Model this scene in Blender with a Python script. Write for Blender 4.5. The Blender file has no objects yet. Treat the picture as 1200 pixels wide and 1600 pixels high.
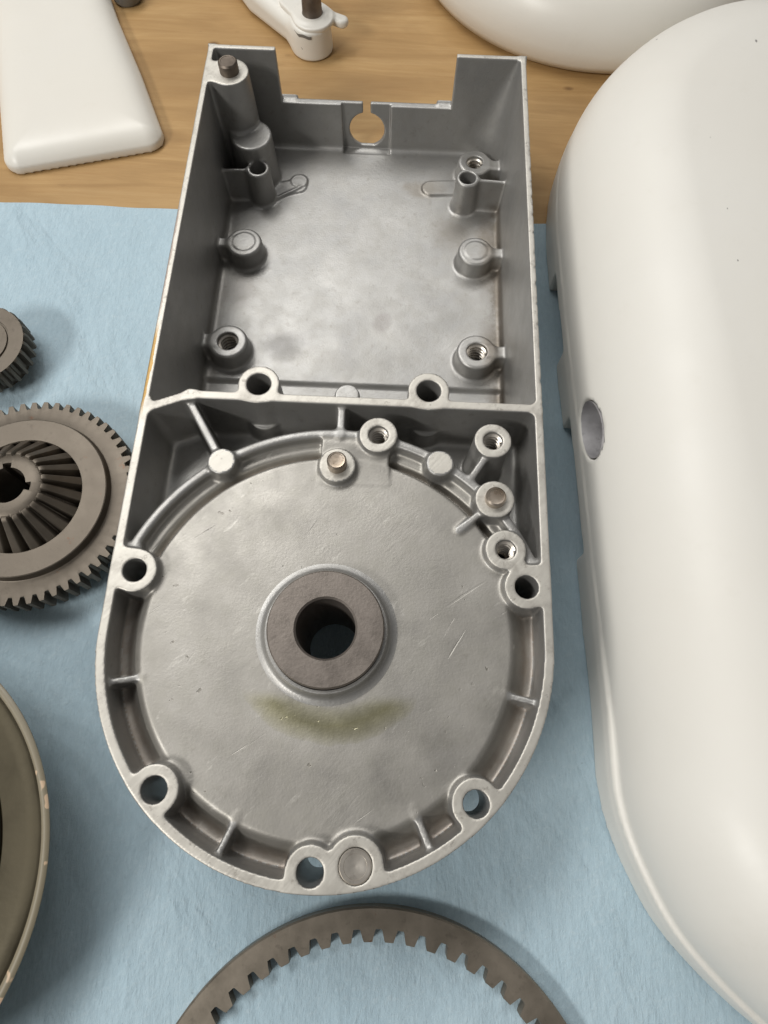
import bpy, math, random
import numpy as np
from mathutils import Matrix, Vector
random.seed(4); rng = np.random.default_rng(7)
sc = bpy.context.scene
COL = sc.collection
S = 0.001            # modelling unit: millimetre; z = 0 is the machined rim of the housing
ZT = 73.0            # the bench top lies 73 mm below that rim
PI = math.pi

# ------------------------------------------------------------------ camera, world, lamps, exposure
F_PX, CX, CY, CZ, PITCH, YAW, ROLL = 1000.0, 23.58, -41.70, 281.4, 0.340791, 0.007086, 0.035313
cam_d = bpy.data.cameras.new('camera'); cam = bpy.data.objects.new('camera', cam_d); COL.objects.link(cam)
cam_d.sensor_fit = 'VERTICAL'; cam_d.sensor_height = 24.0; cam_d.lens = F_PX / 1600 * 24.0
cam_d.clip_start = 0.01; cam_d.clip_end = 50
M = Matrix.Rotation(YAW, 3, 'Z') @ Matrix.Rotation(PITCH, 3, 'X') @ Matrix.Rotation(ROLL, 3, 'Z')
cam.matrix_world = Matrix.Translation(Vector((CX, CY, CZ + ZT)) * S) @ M.to_4x4()
sc.camera = cam

world = bpy.data.worlds.new('World'); sc.world = world; world.use_nodes = True
bg = world.node_tree.nodes['Background']
bg.inputs[0].default_value = (1.0, 0.985, 0.965, 1); bg.inputs[1].default_value = 0.165

def area_lamp(name, loc, target, sx, sy, watts, col):
    d = bpy.data.lights.new(name, 'AREA'); d.shape = 'RECTANGLE'; d.size = sx; d.size_y = sy
    d.energy = watts; d.color = col
    o = bpy.data.objects.new(name, d); COL.objects.link(o)
    o.location = loc
    o.rotation_euler = (Vector(target) - Vector(loc)).to_track_quat('-Z', 'Y').to_euler()
    return o
# fluorescent ceiling fittings: beyond the bench and left of it; the third lamp is added
area_lamp('ceiling_panel_far', (-0.10, 1.65, 1.85), (0, 0.2, 0), 1.5, 0.8, 14, (1.0, 0.985, 0.955))
area_lamp('bench_tube_left', (-0.62, 0.62, 1.25), (0, 0.1, 0), 0.9, 0.35, 12, (1.0, 0.985, 0.955))
area_lamp('added_shadow_lamp', (-1.65, -1.2, 1.75), (0, 0.05, 0), 0.9, 0.30, 41, (1.0, 0.975, 0.93))  # added so the bowl's shadow darkens the lower-left cloth
sc.view_settings.view_transform = 'Standard'; sc.view_settings.look = 'None'
sc.view_settings.exposure = -0.18; sc.view_settings.gamma = 1.0

# ------------------------------------------------------------------ node helpers
class NT:
    def __init__(s, name, off=None):
        s.m = bpy.data.materials.new(name); s.m.use_nodes = True
        s.t = s.m.node_tree; s.b = s.t.nodes['Principled BSDF']
        s.tc = s.t.nodes.new('ShaderNodeTexCoord'); s.p0 = s.tc.outputs['Object']
        if off:
            a = s.t.nodes.new('ShaderNodeVectorMath'); a.operation = 'ADD'; s.t.links.new(s.p0, a.inputs[0]); a.inputs[1].default_value = off; s.p0 = a.outputs[0]
    def n(s, typ, **kw):
        nd = s.t.nodes.new(typ)
        for k, v in kw.items():
            if k.startswith('i_'):
                key = k[2:]; key = int(key) if key.isdigit() else key
                s.put(nd.inputs[key], v)
            else: setattr(nd, k, v)
        return nd
    def put(s, inp, v):
        if hasattr(v, 'is_linked'): s.t.links.new(v, inp)
        elif isinstance(v, (tuple, list)) and inp.type == 'RGBA' and len(v) == 3: inp.default_value = (*v, 1)
        else: inp.default_value = v
    def pos(s): return s.p0
    def mapped(s, scale=(1, 1, 1), rot=(0, 0, 0), loc=(0, 0, 0)):
        m = s.n('ShaderNodeMapping', vector_type='TEXTURE'); s.put(m.inputs[0], s.pos())
        scale = tuple(1/v for v in scale)
        m.inputs['Scale'].default_value = scale; m.inputs['Rotation'].default_value = rot; m.inputs['Location'].default_value = loc
        return m.outputs[0]
    def noise(s, vec, scale, detail=4, rough=.55, dist=0):
        nd = s.n('ShaderNodeTexNoise', i_Vector=vec, i_Scale=scale, i_Detail=detail, i_Roughness=rough, i_Distortion=dist)
        return nd.outputs[0]
    def ramp(s, fac, stops):
        r = s.n('ShaderNodeValToRGB', i_0=fac); e = r.color_ramp.elements
        while len(e) < len(stops): e.new(.5)
        for el, (p, c) in zip(e, stops):
            el.position = p; el.color = (*c, 1) if isinstance(c, (tuple, list)) else (c, c, c, 1)
        return r.outputs[0]
    def mix(s, fac, a, b, mode='MIX'):
        nd = s.n('ShaderNodeMix', data_type='RGBA', blend_type=mode)
        s.put(nd.inputs[0], fac); s.put(nd.inputs[6], a); s.put(nd.inputs[7], b)
        return nd.outputs[2]
    def math(s, op, a, b=0.0, c=None, clamp=False):
        nd = s.n('ShaderNodeMath', operation=op, use_clamp=clamp)
        s.put(nd.inputs[0], a); s.put(nd.inputs[1], b)
        if c is not None: s.put(nd.inputs[2], c)
        return nd.outputs[0]
    def sep(s, vec=None):
        nd = s.n('ShaderNodeSeparateXYZ'); s.put(nd.inputs[0], vec or s.pos()); return nd.outputs
    def blob(s, c, r0, r1, wob=None, sx=1, sy=1):
        """1 inside r0, 0 outside r1 (mm), round a point of the xy plane"""
        v = s.n('ShaderNodeVectorMath', operation='SUBTRACT'); s.put(v.inputs[0], s.pos()); v.inputs[1].default_value = (c[0]*S, c[1]*S, 0)
        w = s.n('ShaderNodeVectorMath', operation='MULTIPLY'); s.put(w.inputs[0], v.outputs[0]); w.inputs[1].default_value = (1/sx, 1/sy, 0)
        l = s.n('ShaderNodeVectorMath', operation='LENGTH'); s.put(l.inputs[0], w.outputs[0]); d = l.outputs[1]
        if wob is not None: d = s.math('MULTIPLY_ADD', wob, r1*S*.9, s.math('SUBTRACT', d, r1*S*.45))
        m = s.n('ShaderNodeMapRange', interpolation_type='SMOOTHSTEP'); s.put(m.inputs[0], d)
        m.inputs[1].default_value = r1*S; m.inputs[2].default_value = r0*S; m.inputs[3].default_value = 0; m.inputs[4].default_value = 1
        return m.outputs[0]
    def bump(s, h, strength, dist, prev=None):
        nd = s.n('ShaderNodeBump', i_Strength=strength, i_Distance=dist, i_Height=h)
        if prev is not None: s.put(nd.inputs['Normal'], prev)
        return nd.outputs[0]
    def out(s, col=None, rough=None, metal=None, normal=None, **kw):
        for k, v in (('Base Color', col), ('Roughness', rough), ('Metallic', metal), ('Normal', normal)):
            if v is not None: s.put(s.b.inputs[k], v)
        for k, v in kw.items(): s.put(s.b.inputs[k.replace('_', ' ')], v)
        return s.m

def mat_cast():
    t = NT('cast_aluminium', (0, .130, 0)); p = t.pos()
    big = t.noise(p, 28, 5, .62, .6); mid = t.noise(p, 120, 5, .6); fine = t.noise(p, 900, 3, .6)
    strk = t.noise(t.mapped((1, .16, 1), (0, 0, -.75)), 420, 4, .6)
    wob = t.noise(p, 85, 5, .65)
    c = t.ramp(big, [(.3, (.345, .341, .333)), (.5, (.39, .384, .371)), (.72, (.435, .427, .41))])
    c = t.mix(t.math('MULTIPLY', t.ramp(mid, [(.42, 0.), (.62, 1.)]), .30), c, (.36, .345, .315))
    c = t.mix(t.math('MULTIPLY', t.ramp(t.noise(p, 210, 4, .7), [(.58, 0.), (.70, 1.)]), .35), c, (.25, .235, .205))
    # oil smudges on the motor bay floor
    for (x, y, r0, r1, f, colr, sx, sy) in ((-46, 190, 4, 16, .55, (.16, .155, .15), 1.2, .9), (16, 212, 3, 8, .45, (.22, .20, .19), 1, 1.3),
            (62, 285, 4, 22, .45, (.17, .145, .11), 1, 1), (84, 270, 2, 15, .55, (.16, .12, .08), .6, 3), (84, 190, 2, 15, .55, (.17, .13, .09), .6, 2.2),
            (-78, 235, 3, 16, .35, (.19, .17, .15), 1, 1.5), (40, 323, 6, 15, .45, (.2, .165, .12), 1.2, .7), (0, 180, 3, 20, .2, (.2, .19, .17), 3, .8)):
        c = t.mix(t.math('MULTIPLY', t.blob((x, y), r0, r1, wob, sx, sy), f), c, colr)
    # amber varnish run on the outside of the left wall
    x = t.sep(); am = t.math('MULTIPLY', t.math('LESS_THAN', x[0], -.0984), t.blob((-99, 132), 16, 34, wob))
    c = t.mix(t.math('MULTIPLY', am, .9), c, (.36, .20, .045))
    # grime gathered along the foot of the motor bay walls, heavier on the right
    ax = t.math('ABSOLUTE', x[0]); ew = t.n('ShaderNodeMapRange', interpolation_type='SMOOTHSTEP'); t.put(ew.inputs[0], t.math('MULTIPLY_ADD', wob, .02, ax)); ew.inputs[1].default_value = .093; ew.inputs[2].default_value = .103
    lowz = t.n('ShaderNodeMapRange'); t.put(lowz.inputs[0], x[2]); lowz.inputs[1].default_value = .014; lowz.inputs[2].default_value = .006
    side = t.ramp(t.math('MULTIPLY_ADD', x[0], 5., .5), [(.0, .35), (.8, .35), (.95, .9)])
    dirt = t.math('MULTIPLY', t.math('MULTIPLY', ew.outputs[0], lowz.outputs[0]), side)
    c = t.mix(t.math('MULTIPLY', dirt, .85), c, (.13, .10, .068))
    rg = t.ramp(t.noise(p, 60, 4), [(.3, .41), (.7, .50)])
    b = t.bump(fine, .24, .0004); b = t.bump(strk, .12, .0005, b); b = t.bump(mid, .14, .0008, b)
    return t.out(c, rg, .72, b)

def mat_plate():
    t = NT('cast_aluminium_plate', (0, .130, 0)); p = t.pos()
    big = t.noise(p, 30, 5, .6, .5); mid = t.noise(p, 130, 5, .62)
    strk = t.noise(t.mapped((1, .22, 1), (0, 0, -.75)), 300, 5, .62)
    wob = t.noise(p, 60, 5, .6)
    c = t.ramp(big, [(.28, (.345, .330, .304)), (.5, (.40, .383, .352)), (.75, (.455, .438, .407))])
    c = t.mix(t.math('MULTIPLY', t.ramp(mid, [(.45, 0.), (.65, 1.)]), .22), c, (.34, .33, .285))
    sc1 = t.ramp(t.noise(t.mapped((1, .045, 1), (0, 0, -.95)), 260, 3, .6), [(.69, 0.), (.73, 1.)]); sc2 = t.ramp(t.noise(t.mapped((1, .05, 1), (0, 0, -.55)), 330, 3, .6), [(.70, 0.), (.74, 1.)])
    scm = t.ramp(t.noise(p, 38, 3), [(.45, 0.), (.6, 1.)])
    scr = t.math('MULTIPLY', t.math('MAXIMUM', sc1, sc2), scm)
    c = t.mix(t.math('MULTIPLY', scr, .15), c, (.68, .66, .61))
    pit = t.math('MULTIPLY', t.ramp(t.noise(p, 330, 2, .5), [(.70, 0.), (.74, 1.)]), t.ramp(t.noise(p, 30, 3), [(.5, 0.), (.6, 1.)]))
    c = t.mix(t.math('MULTIPLY', pit, .6), c, (.17, .155, .13))
    c = t.mix(t.math('MULTIPLY', t.ramp(t.noise(p, 95, 6, .75), [(.60, 0.), (.68, 1.)]), .35), c, (.30, .285, .25))
    c = t.mix(t.math('MULTIPLY', t.ramp(t.noise(t.mapped((1, .3, 1), (0, 0, -.75)), 150, 5, .7), [(.62, 0.), (.7, 1.)]), .4), c, (.72, .70, .65))
    # dried grease: an olive crescent below the bushing
    v = t.n('ShaderNodeVectorMath', operation='SUBTRACT'); t.put(v.inputs[0], p); v.inputs[1].default_value = (.003, -.012, 0)
    v2 = t.n('ShaderNodeVectorMath', operation='MULTIPLY'); t.put(v2.inputs[0], v.outputs[0]); v2.inputs[1].default_value = (.86, 1.05, 0)
    l = t.n('ShaderNodeVectorMath', operation='LENGTH'); t.put(l.inputs[0], v2.outputs[0])
    rad = t.math('MULTIPLY_ADD', wob, .006, t.math('SUBTRACT', l.outputs[1], .003))
    band = t.math('SUBTRACT', 1, t.math('DIVIDE', t.math('ABSOLUTE', t.math('SUBTRACT', rad, .0270)), .0085), clamp=True)
    low = t.n('ShaderNodeMapRange', interpolation_type='SMOOTHSTEP'); t.put(low.inputs[0], t.sep(v.outputs[0])[1]); low.inputs[1].default_value = -.011; low.inputs[2].default_value = -.018
    band = t.math('MULTIPLY', t.math('POWER', band, .6), low.outputs[0])
    c = t.mix(t.math('MULTIPLY', band, .66), c, (.34, .315, .15))
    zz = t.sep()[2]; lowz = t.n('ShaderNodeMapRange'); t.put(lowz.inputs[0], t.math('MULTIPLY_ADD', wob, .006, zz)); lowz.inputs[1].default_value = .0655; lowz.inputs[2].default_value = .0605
    c = t.mix(t.math('MULTIPLY', t.math('MULTIPLY', lowz.outputs[0], t.ramp(mid, [(.3, .35), (.6, 1.)])), .6), c, (.27, .22, .185))  # brown oil film low in the trough, with slope shade painted in too
    rg = t.ramp(t.noise(p, 55, 4), [(.3, .44), (.7, .60)])
    rg = t.math('MULTIPLY_ADD', band, -.16, rg)
    pm = t.ramp(t.noise(p, 24, 3), [(.5, .04), (.72, 1.)])
    b = t.bump(t.noise(p, 900, 3), .15, .0004); b = t.bump(t.math('MULTIPLY', strk, pm), .3, .0006, b); b = t.bump(mid, .11, .0008, b); b = t.bump(t.math('SUBTRACT', 1., t.math('MAXIMUM', scr, pit)), .35, .0004, b)
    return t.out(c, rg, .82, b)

def mat_machined():
    t = NT('machined_aluminium', (0, .130, 0)); p = t.pos()
    strk = t.noise(t.mapped((1, .07, 1), (0, 0, -.7)), 520, 4, .6)
    big = t.noise(p, 70, 5, .65)
    c = t.ramp(big, [(.3, (.54, .515, .465)), (.6, (.62, .595, .54)), (.8, (.66, .635, .58))])
    c = t.mix(t.math('MULTIPLY', t.ramp(t.noise(p, 75, 6, .72), [(.52, 0.), (.66, 1.)]), .5), c, (.33, .305, .27))
    c = t.mix(t.math('MULTIPLY', t.ramp(t.noise(p, 210, 4, .7), [(.6, 0.), (.68, 1.)]), .5), c, (.24, .215, .185))
    c = t.mix(t.math('MULTIPLY', t.ramp(strk, [(.5, 0.), (.7, 1.)]), .18), c, (.50, .47, .42))
    x = t.sep(); ed = t.math('MULTIPLY_ADD', big, .0035, x[0])
    am = t.math('MULTIPLY', t.math('LESS_THAN', ed, -.0958), t.blob((-99, 130), 16, 30, None))
    c = t.mix(t.math('MULTIPLY', am, .9), c, (.40, .235, .05))
    pu = t.math('MULTIPLY', t.math('LESS_THAN', ed, -.0965), t.blob((-99, 200), 26, 45, None))
    c = t.mix(t.math('MULTIPLY', pu, .6), c, (.27, .19, .16))
    b = t.bump(strk, .3, .0004); b = t.bump(t.noise(p, 500, 3), .15, .0004, b)
    return t.out(c, t.ramp(big, [(.3, .44), (.7, .56)]), .55, b)

def mat_steel(name, c0, c1, rough=(.3, .45), metal=.95, grain=(1, 1, 1), gs=300, bs=.2, spots=None):
    t = NT(name); p = t.pos()
    n1 = t.noise(p, 90, 5, .6); n2 = t.noise(t.mapped(grain), gs, 4, .6)
    c = t.ramp(n1, [(.3, c0), (.7, c1)])
    c = t.mix(t.math('MULTIPLY', t.ramp(t.noise(p, 230, 5, .7), [(.58, 0.), (.7, 1.)]), .4), c, tuple(v*.55 for v in c0))
    if spots: c = t.mix(t.math('MULTIPLY', t.ramp(t.noise(p, 110, 5, .7), [(.66, 0.), (.72, 1.)]), .7), c, spots)
    return t.out(c, t.ramp(n1, [(.3, rough[0]), (.7, rough[1])]), metal, t.bump(n2, bs, .0004))

def mat_paint(name, c, chips=(.05, .05, .05), chip_t=.735, coat=.35, rough=.34, specks=()):
    t = NT(name); p = t.pos()
    n = t.noise(p, 9, 4, .6); n2 = t.noise(p, 26, 3)
    col = t.mix(t.math('MULTIPLY', t.ramp(n, [(.35, 0.), (.7, 1.)]), .35), c, (c[0]*.95, c[1]*.93, c[2]*.90))
    col = t.mix(t.math('MULTIPLY', t.ramp(t.noise(p, 75, 2, .5), [(chip_t, 0.), (chip_t+.012, 1.)]), .85), col, chips)
    col = t.mix(t.math('MULTIPLY', t.ramp(t.noise(p, 55, 5, .72), [(.6, 0.), (.75, 1.)]), .12), col, (c[0]*.8, c[1]*.78, c[2]*.72))
    if specks:
        w = t.noise(p, 600, 2)
        for (x, y, r0) in specks: col = t.mix(t.math('MULTIPLY', t.blob((x, y), r0*.3, r0, w, .7, 1.3), .8), col, (.10, .095, .09))
    rg = t.ramp(n2, [(.3, rough-.04), (.7, rough+.08)])
    b = t.bump(t.noise(p, 420, 2), .035, .0005); b = t.bump(n2, .10, .003, b)
    return t.out(col, rg, 0, b, Coat_Weight=coat, Coat_Roughness=.25)

def mat_cloth():
    t = NT('blue_nonwoven_cloth'); p = t.pos()
    fib = t.noise(t.mapped((1, .22, 1)), 620, 5, .7, .8); fib2 = t.noise(t.mapped((.5, 1, 1), (0, 0, .5)), 480, 4, .7, 1.2)
    big = t.noise(p, 16, 4, .6); emb = t.n('ShaderNodeTexVoronoi', i_Vector=t.mapped((1, .7, 1)), i_Scale=330.)
    c = t.ramp(big, [(.3, (.405, .54, .62)), (.7, (.45, .58, .655))])
    c = t.mix(t.math('MULTIPLY', t.ramp(fib, [(.35, 1.), (.62, 0.)]), .35), c, (.30, .41, .48))
    c = t.mix(t.math('MULTIPLY', t.ramp(fib2, [(.5, 0.), (.75, 1.)]), .3), c, (.60, .69, .73))
    c = t.mix(t.math('MULTIPLY', t.ramp(t.noise(p, 150, 3, .6), [(.73, 0.), (.76, 1.)]), .4), c, (.16, .2, .24))
    b = t.bump(fib, .6, .0007); b = t.bump(fib2, .4, .0006, b)
    b = t.bump(t.ramp(emb.outputs[0], [(.0, 0.), (.35, 1.)]), .25, .0005, b)
    b = t.bump(t.noise(t.mapped((1, .4, 1)), 70, 5, .62), .5, .003, b); b = t.bump(t.noise(t.mapped((1, .5, 1), (0, 0, .6)), 18, 3, .5, 1.5), .5, .008, b)
    return t.out(c, .95, 0, b, Sheen_Weight=.25)

def mat_wood():
    t = NT('maple_plywood'); p = t.pos()
    g = t.noise(t.mapped((.10, 1, 1)), 85, 6, .6, 1.1); g2 = t.noise(t.mapped((.05, 1, 1)), 480, 4, .65)
    fl = t.noise(t.mapped((.35, 1, 1)), 22, 4, .55, .8)
    c = t.ramp(g, [(.28, (.35, .212, .086)), (.5, (.43, .268, .113)), (.72, (.49, .32, .145))])
    c = t.mix(t.math('MULTIPLY', t.ramp(fl, [(.42, 0.), (.66, 1.)]), .65), c, (.31, .182, .072))
    c = t.mix(t.math('MULTIPLY', t.ramp(t.noise(t.mapped((.7, 1, 1)), 9, 4, .6), [(.48, 0.), (.68, 1.)]), .4), c, (.27, .16, .068))
    c = t.mix(t.math('MULTIPLY', t.ramp(g2, [(.52, 0.), (.72, 1.)]), .35), c, (.33, .18, .07))
    v = t.n('ShaderNodeTexVoronoi', i_Vector=t.mapped((.55, 1, 1)), i_Scale=42.)
    kn = t.math('MULTIPLY', t.ramp(v.outputs[0], [(.05, 1.), (.13, 0.)]), t.ramp(t.noise(p, 12, 2), [(.42, 0.), (.5, 1.)]))
    c = t.mix(t.math('MULTIPLY', kn, .75), c, (.12, .06, .025))
    dk = t.ramp(t.noise(t.mapped((.3, 1, 1)), 130, 5, .7), [(.66, 0.), (.74, 1.)])
    c = t.mix(t.math('MULTIPLY', dk, .5), c, (.2, .11, .05))
    return t.out(c, .58, 0, t.bump(g2, .25, .0005), Specular_IOR_Level=.3)

def mat_bowl():
    t = NT('tarnished_brass'); p = t.pos()
    n = t.noise(p, 35, 5, .6)
    c = t.ramp(n, [(.3, (.052, .044, .027)), (.7, (.088, .075, .048))])
    return t.out(c, t.ramp(n, [(.3, .42), (.7, .6)]), .7, t.bump(t.noise(p, 240, 3), .15, .0005))

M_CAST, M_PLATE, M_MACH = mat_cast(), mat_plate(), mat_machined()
M_BUSH = mat_steel('sintered_bushing', (.195, .170, .150), (.265, .232, .207), (.42, .56), .75, (1, 1, 1), 620, .25)
M_PIN = mat_steel('bright_steel', (.58, .53, .465), (.70, .655, .59), (.24, .36), .8)
M_DOWEL = mat_steel('brown_steel', (.30, .235, .175), (.47, .415, .355), (.25, .4), .85)
M_RING = mat_steel('ring_gear_steel', (.205, .178, .142), (.265, .23, .187), (.42, .55), .7, (1, 1, 1), 400, .12, (.16, .07, .035))
M_BORE = mat_steel('bored_metal', (.42, .41, .42), (.60, .59, .60), (.45, .6), .6)
M_STUD = mat_steel('rusty_steel', (.12, .098, .08), (.22, .185, .155), (.4, .55), .9)
M_GEAR = mat_steel('oiled_gear_steel', (.12, .102, .081), (.165, .141, .114), (.42, .56), .7, (1, 1, 1), 400, .12, (.16, .07, .035))
M_WHITE = mat_paint('cream_enamel', (.745, .728, .68), chip_t=.97, coat=.05, rough=.46, specks=((-51.3, 101.8, .7), (-50.7, 67.6, .7), (-17.6, 228.8, 1.3), (-53.7, 152.6, .45), (-67, 253.5, 1.0)))
M_WHITE2 = mat_paint('cream_enamel_clean', (.735, .712, .655), chip_t=.97, coat=.1, rough=.42)
M_TAN = mat_paint('tan_enamel', (.225, .195, .135), (.62, .45, .30), .62, .2, .42)
M_DARK = mat_paint('grey_enamel', (.16, .16, .155), chip_t=.9)
M_CLOTH, M_WOOD, M_BOWL = mat_cloth(), mat_wood(), mat_bowl()

# ------------------------------------------------------------------ object helpers
def tag(o, label=None, cat=None, group=None, kind=None):
    for k, v in (('label', label), ('category', cat), ('group', group), ('kind', kind)):
        if v: o[k] = v
    return o
def thing(name, label, cat, loc_mm):
    o = bpy.data.objects.new(name, None); COL.objects.link(o); o.empty_display_size = .02
    o.location = (loc_mm[0]*S, loc_mm[1]*S, (loc_mm[2]+ZT)*S)
    o['o_mm'] = [float(v) for v in loc_mm]
    return tag(o, label, cat)
def link_mesh(name, verts, faces, mats, parent=None, origin=None, mi=None, normals=None, sharp=35, smooth=True):
    """verts in mm, rim coordinates"""
    v = np.asarray(verts, float)
    org = np.array(list(parent['o_mm']) if parent is not None and 'o_mm' in parent else (origin if origin is not None else (0, 0, -ZT)), float)
    root = parent
    while root is not None and 'o_mm' not in root: root = root.parent
    if root is not None: org = np.array(list(root['o_mm']))
    me = bpy.data.meshes.new(name)
    if isinstance(faces, np.ndarray) and faces.ndim == 2:
        nf, k = faces.shape
        me.vertices.add(len(v)); me.vertices.foreach_set('co', ((v - org)*S).astype(np.float32).ravel())
        me.loops.add(nf*k); me.loops.foreach_set('vertex_index', faces.astype(np.int32).ravel())
        me.polygons.add(nf); me.polygons.foreach_set('loop_start', np.arange(0, nf*k, k, dtype=np.int32))
        me.update(calc_edges=True)
    else:
        me.from_pydata([tuple(q) for q in (v - org)*S], [], [tuple(f) for f in faces])
    for m in (mats if isinstance(mats, (list, tuple)) else [mats]): me.materials.append(m)
    n = len(me.polygons)
    me.polygons.foreach_set('use_smooth', np.full(n, smooth))
    if mi is not None: me.polygons.foreach_set('material_index', np.asarray(mi, np.int32))
    me.update()
    if normals is not None: me.normals_split_custom_set_from_vertices([tuple(q) for q in normals])
    elif smooth and sharp: me.set_sharp_from_angle(angle=math.radians(sharp))
    o = bpy.data.objects.new(name, me); COL.objects.link(o)
    if parent is not None: o.parent = parent
    else: o.location = Vector(((org[0])*S, org[1]*S, (org[2]+ZT)*S))
    return o
def loft(loops, close_u=True, caps=(False, False), close_v=False):
    n = len(loops[0]); V = np.concatenate([np.asarray(l, float) for l in loops]); Fc = []
    m = len(loops)
    for a in range(m if close_v else m-1):
        b = (a+1) % m
        for i in range(n if close_u else n-1):
            j = (i+1) % n; Fc.append((a*n+i, a*n+j, b*n+j, b*n+i))
    if caps[0]: Fc.append(tuple(range(n-1, -1, -1)))
    if caps[1]: Fc.append(tuple((m-1)*n+i for i in range(n)))
    return V, Fc
def lathe(prof, c, n=72, caps=(False, False), close=False):
    th = np.linspace(0, 2*PI, n, endpoint=False)
    return loft([np.c_[c[0]+r*np.cos(th), c[1]+r*np.sin(th), np.full(n, c[2]+z)] for r, z in prof], caps=caps, close_v=close)

# ------------------------------------------------------------------ signed-distance modeller (for cast and moulded shapes)
class Field:
    def __init__(s, lo, hi, h):
        s.h = h; s.lo = np.array(lo, np.float32); s.n = tuple(int(math.ceil((b-a)/h))+1 for a, b in zip(lo, hi))
        ax = [lo[i]+h*np.arange(s.n[i], dtype=np.float32) for i in range(3)]
        s.ax = [np.asarray(a, np.float32) for a in ax]
        s.F = np.full(s.n, 1e3, np.float32); s.L = np.zeros(s.n, np.uint8)
    def sl(s, bb, pad):
        r = []
        for i in range(3):
            a, b = (bb[2*i]-pad, bb[2*i+1]+pad) if bb else (-1e9, 1e9)
            i0 = max(0, int((a-s.lo[i])/s.h)); i1 = min(s.n[i], int((b-s.lo[i])/s.h)+2)
            r.append(slice(i0, max(i1, i0+1)))
        return tuple(r)
    def xyz(s, sl):
        return s.ax[0][sl[0]][:, None, None], s.ax[1][sl[1]][None, :, None], s.ax[2][sl[2]][None, None, :]
    def add(s, fn, bb=None, k=3.0, label=None):
        sl = s.sl(bb, (np.max(k) if not callable(k) else 20)+2*s.h); X, Y, Z = s.xyz(sl)
        d = np.broadcast_to(fn(X, Y, Z), s.F[sl].shape).astype(np.float32); f = s.F[sl]
        kk = k(X, Y, Z) if callable(k) else k
        if label is not None: s.L[sl] = np.where(d < f, np.uint8(label), s.L[sl])
        hh = np.maximum(kk-np.abs(f-d), 0)/kk
        s.F[sl] = np.minimum(f, d)-hh*hh*kk*.25
    def cut(s, fn, bb=None, k=.7, label=None):
        sl = s.sl(bb, k+2*s.h); X, Y, Z = s.xyz(sl)
        d = -np.broadcast_to(fn(X, Y, Z), s.F[sl].shape).astype(np.float32); f = s.F[sl]
        if label is not None: s.L[sl] = np.where(d > f, np.uint8(label), s.L[sl])
        hh = np.maximum(k-np.abs(f-d), 0)/k
        s.F[sl] = np.maximum(f, d)+hh*hh*k*.25
    def sample(s, G, P):
        q = (P-s.lo)/s.h; i = np.clip(np.floor(q).astype(int), 0, np.array(s.n)-2); f = (q-i).astype(np.float32)
        r = 0
        for dx in (0, 1):
            for dy in (0, 1):
                for dz in (0, 1):
                    w = (f[:, 0] if dx else 1-f[:, 0])*(f[:, 1] if dy else 1-f[:, 1])*(f[:, 2] if dz else 1-f[:, 2])
                    r = r+w*G[i[:, 0]+dx, i[:, 1]+dy, i[:, 2]+dz]
        return r
    def grad(s, P, e=None):
        e = e or s.h*.6; g = np.empty((len(P), 3))
        for a in range(3):
            d = np.zeros(3); d[a] = e
            g[:, a] = (s.sample(s.F, P+d)-s.sample(s.F, P-d))/(2*e)
        return g
    def mesh(s):
        Fd = s.F; neg = Fd < 0
        A = np.zeros(tuple(k-1 for k in s.n), np.int8)
        for dx in (0, 1):
            for dy in (0, 1):
                for dz in (0, 1):
                    A += neg[dx:dx+s.n[0]-1, dy:dy+s.n[1]-1, dz:dz+s.n[2]-1]
        act = np.argwhere((A > 0) & (A < 8)); idx = np.full(A.shape, -1, np.int32); idx[tuple(act.T)] = np.arange(len(act))
        acc = np.zeros((len(act), 3)); cnt = np.zeros(len(act))
        cor = {(dx, dy, dz): Fd[act[:, 0]+dx, act[:, 1]+dy, act[:, 2]+dz] for dx in (0, 1) for dy in (0, 1) for dz in (0, 1)}
        for a in range(3):
            o = [b for b in range(3) if b != a]
            for u in (0, 1):
                for w in (0, 1):
                    c0 = [0]*3; c0[o[0]] = u; c0[o[1]] = w; c1 = list(c0); c1[a] = 1
                    f0, f1 = cor[tuple(c0)], cor[tuple(c1)]; m = (f0 < 0) != (f1 < 0)
                    t = np.where(m, f0/np.where(m, f0-f1, 1), 0)
                    pt = np.tile(np.array(c0, float), (len(act), 1)); pt[:, a] = t
                    acc[m] += pt[m]; cnt[m] += 1
        P = (act+acc/cnt[:, None])*s.h+s.lo
        for _ in range(3):
            g = s.grad(P); l2 = np.maximum((g*g).sum(1), .05)
            st = -(s.sample(s.F, P)/l2)[:, None]*g
            P = P+np.clip(st, -.5*s.h, .5*s.h)
        Q = []
        for a in range(3):
            b, c = (a+1) % 3, (a+2) % 3
            sl0 = [slice(None)]*3; sl1 = [slice(None)]*3; sl0[a] = slice(0, -1); sl1[a] = slice(1, None)
            ch = neg[tuple(sl0)] != neg[tuple(sl1)]
            e = np.argwhere(ch); e = e[(e[:, b] > 0) & (e[:, c] > 0) & (e[:, b] < s.n[b]-1) & (e[:, c] < s.n[c]-1)]
            if not len(e): continue
            q = np.empty((len(e), 4), np.int32)
            for j, (db, dc) in enumerate(((-1, -1), (0, -1), (0, 0), (-1, 0))):
                t = e.copy(); t[:, b] += db; t[:, c] += dc; q[:, j] = idx[t[:, 0], t[:, 1], t[:, 2]]
            fl = ~neg[tuple(e.T)]; q[fl] = q[fl][:, ::-1]
            Q.append(q)
        Q = np.concatenate(Q); Q = Q[(Q >= 0).all(1)]
        N = s.grad(P); N /= np.maximum(np.linalg.norm(N, axis=1), 1e-6)[:, None]
        return P, Q, N
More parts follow.
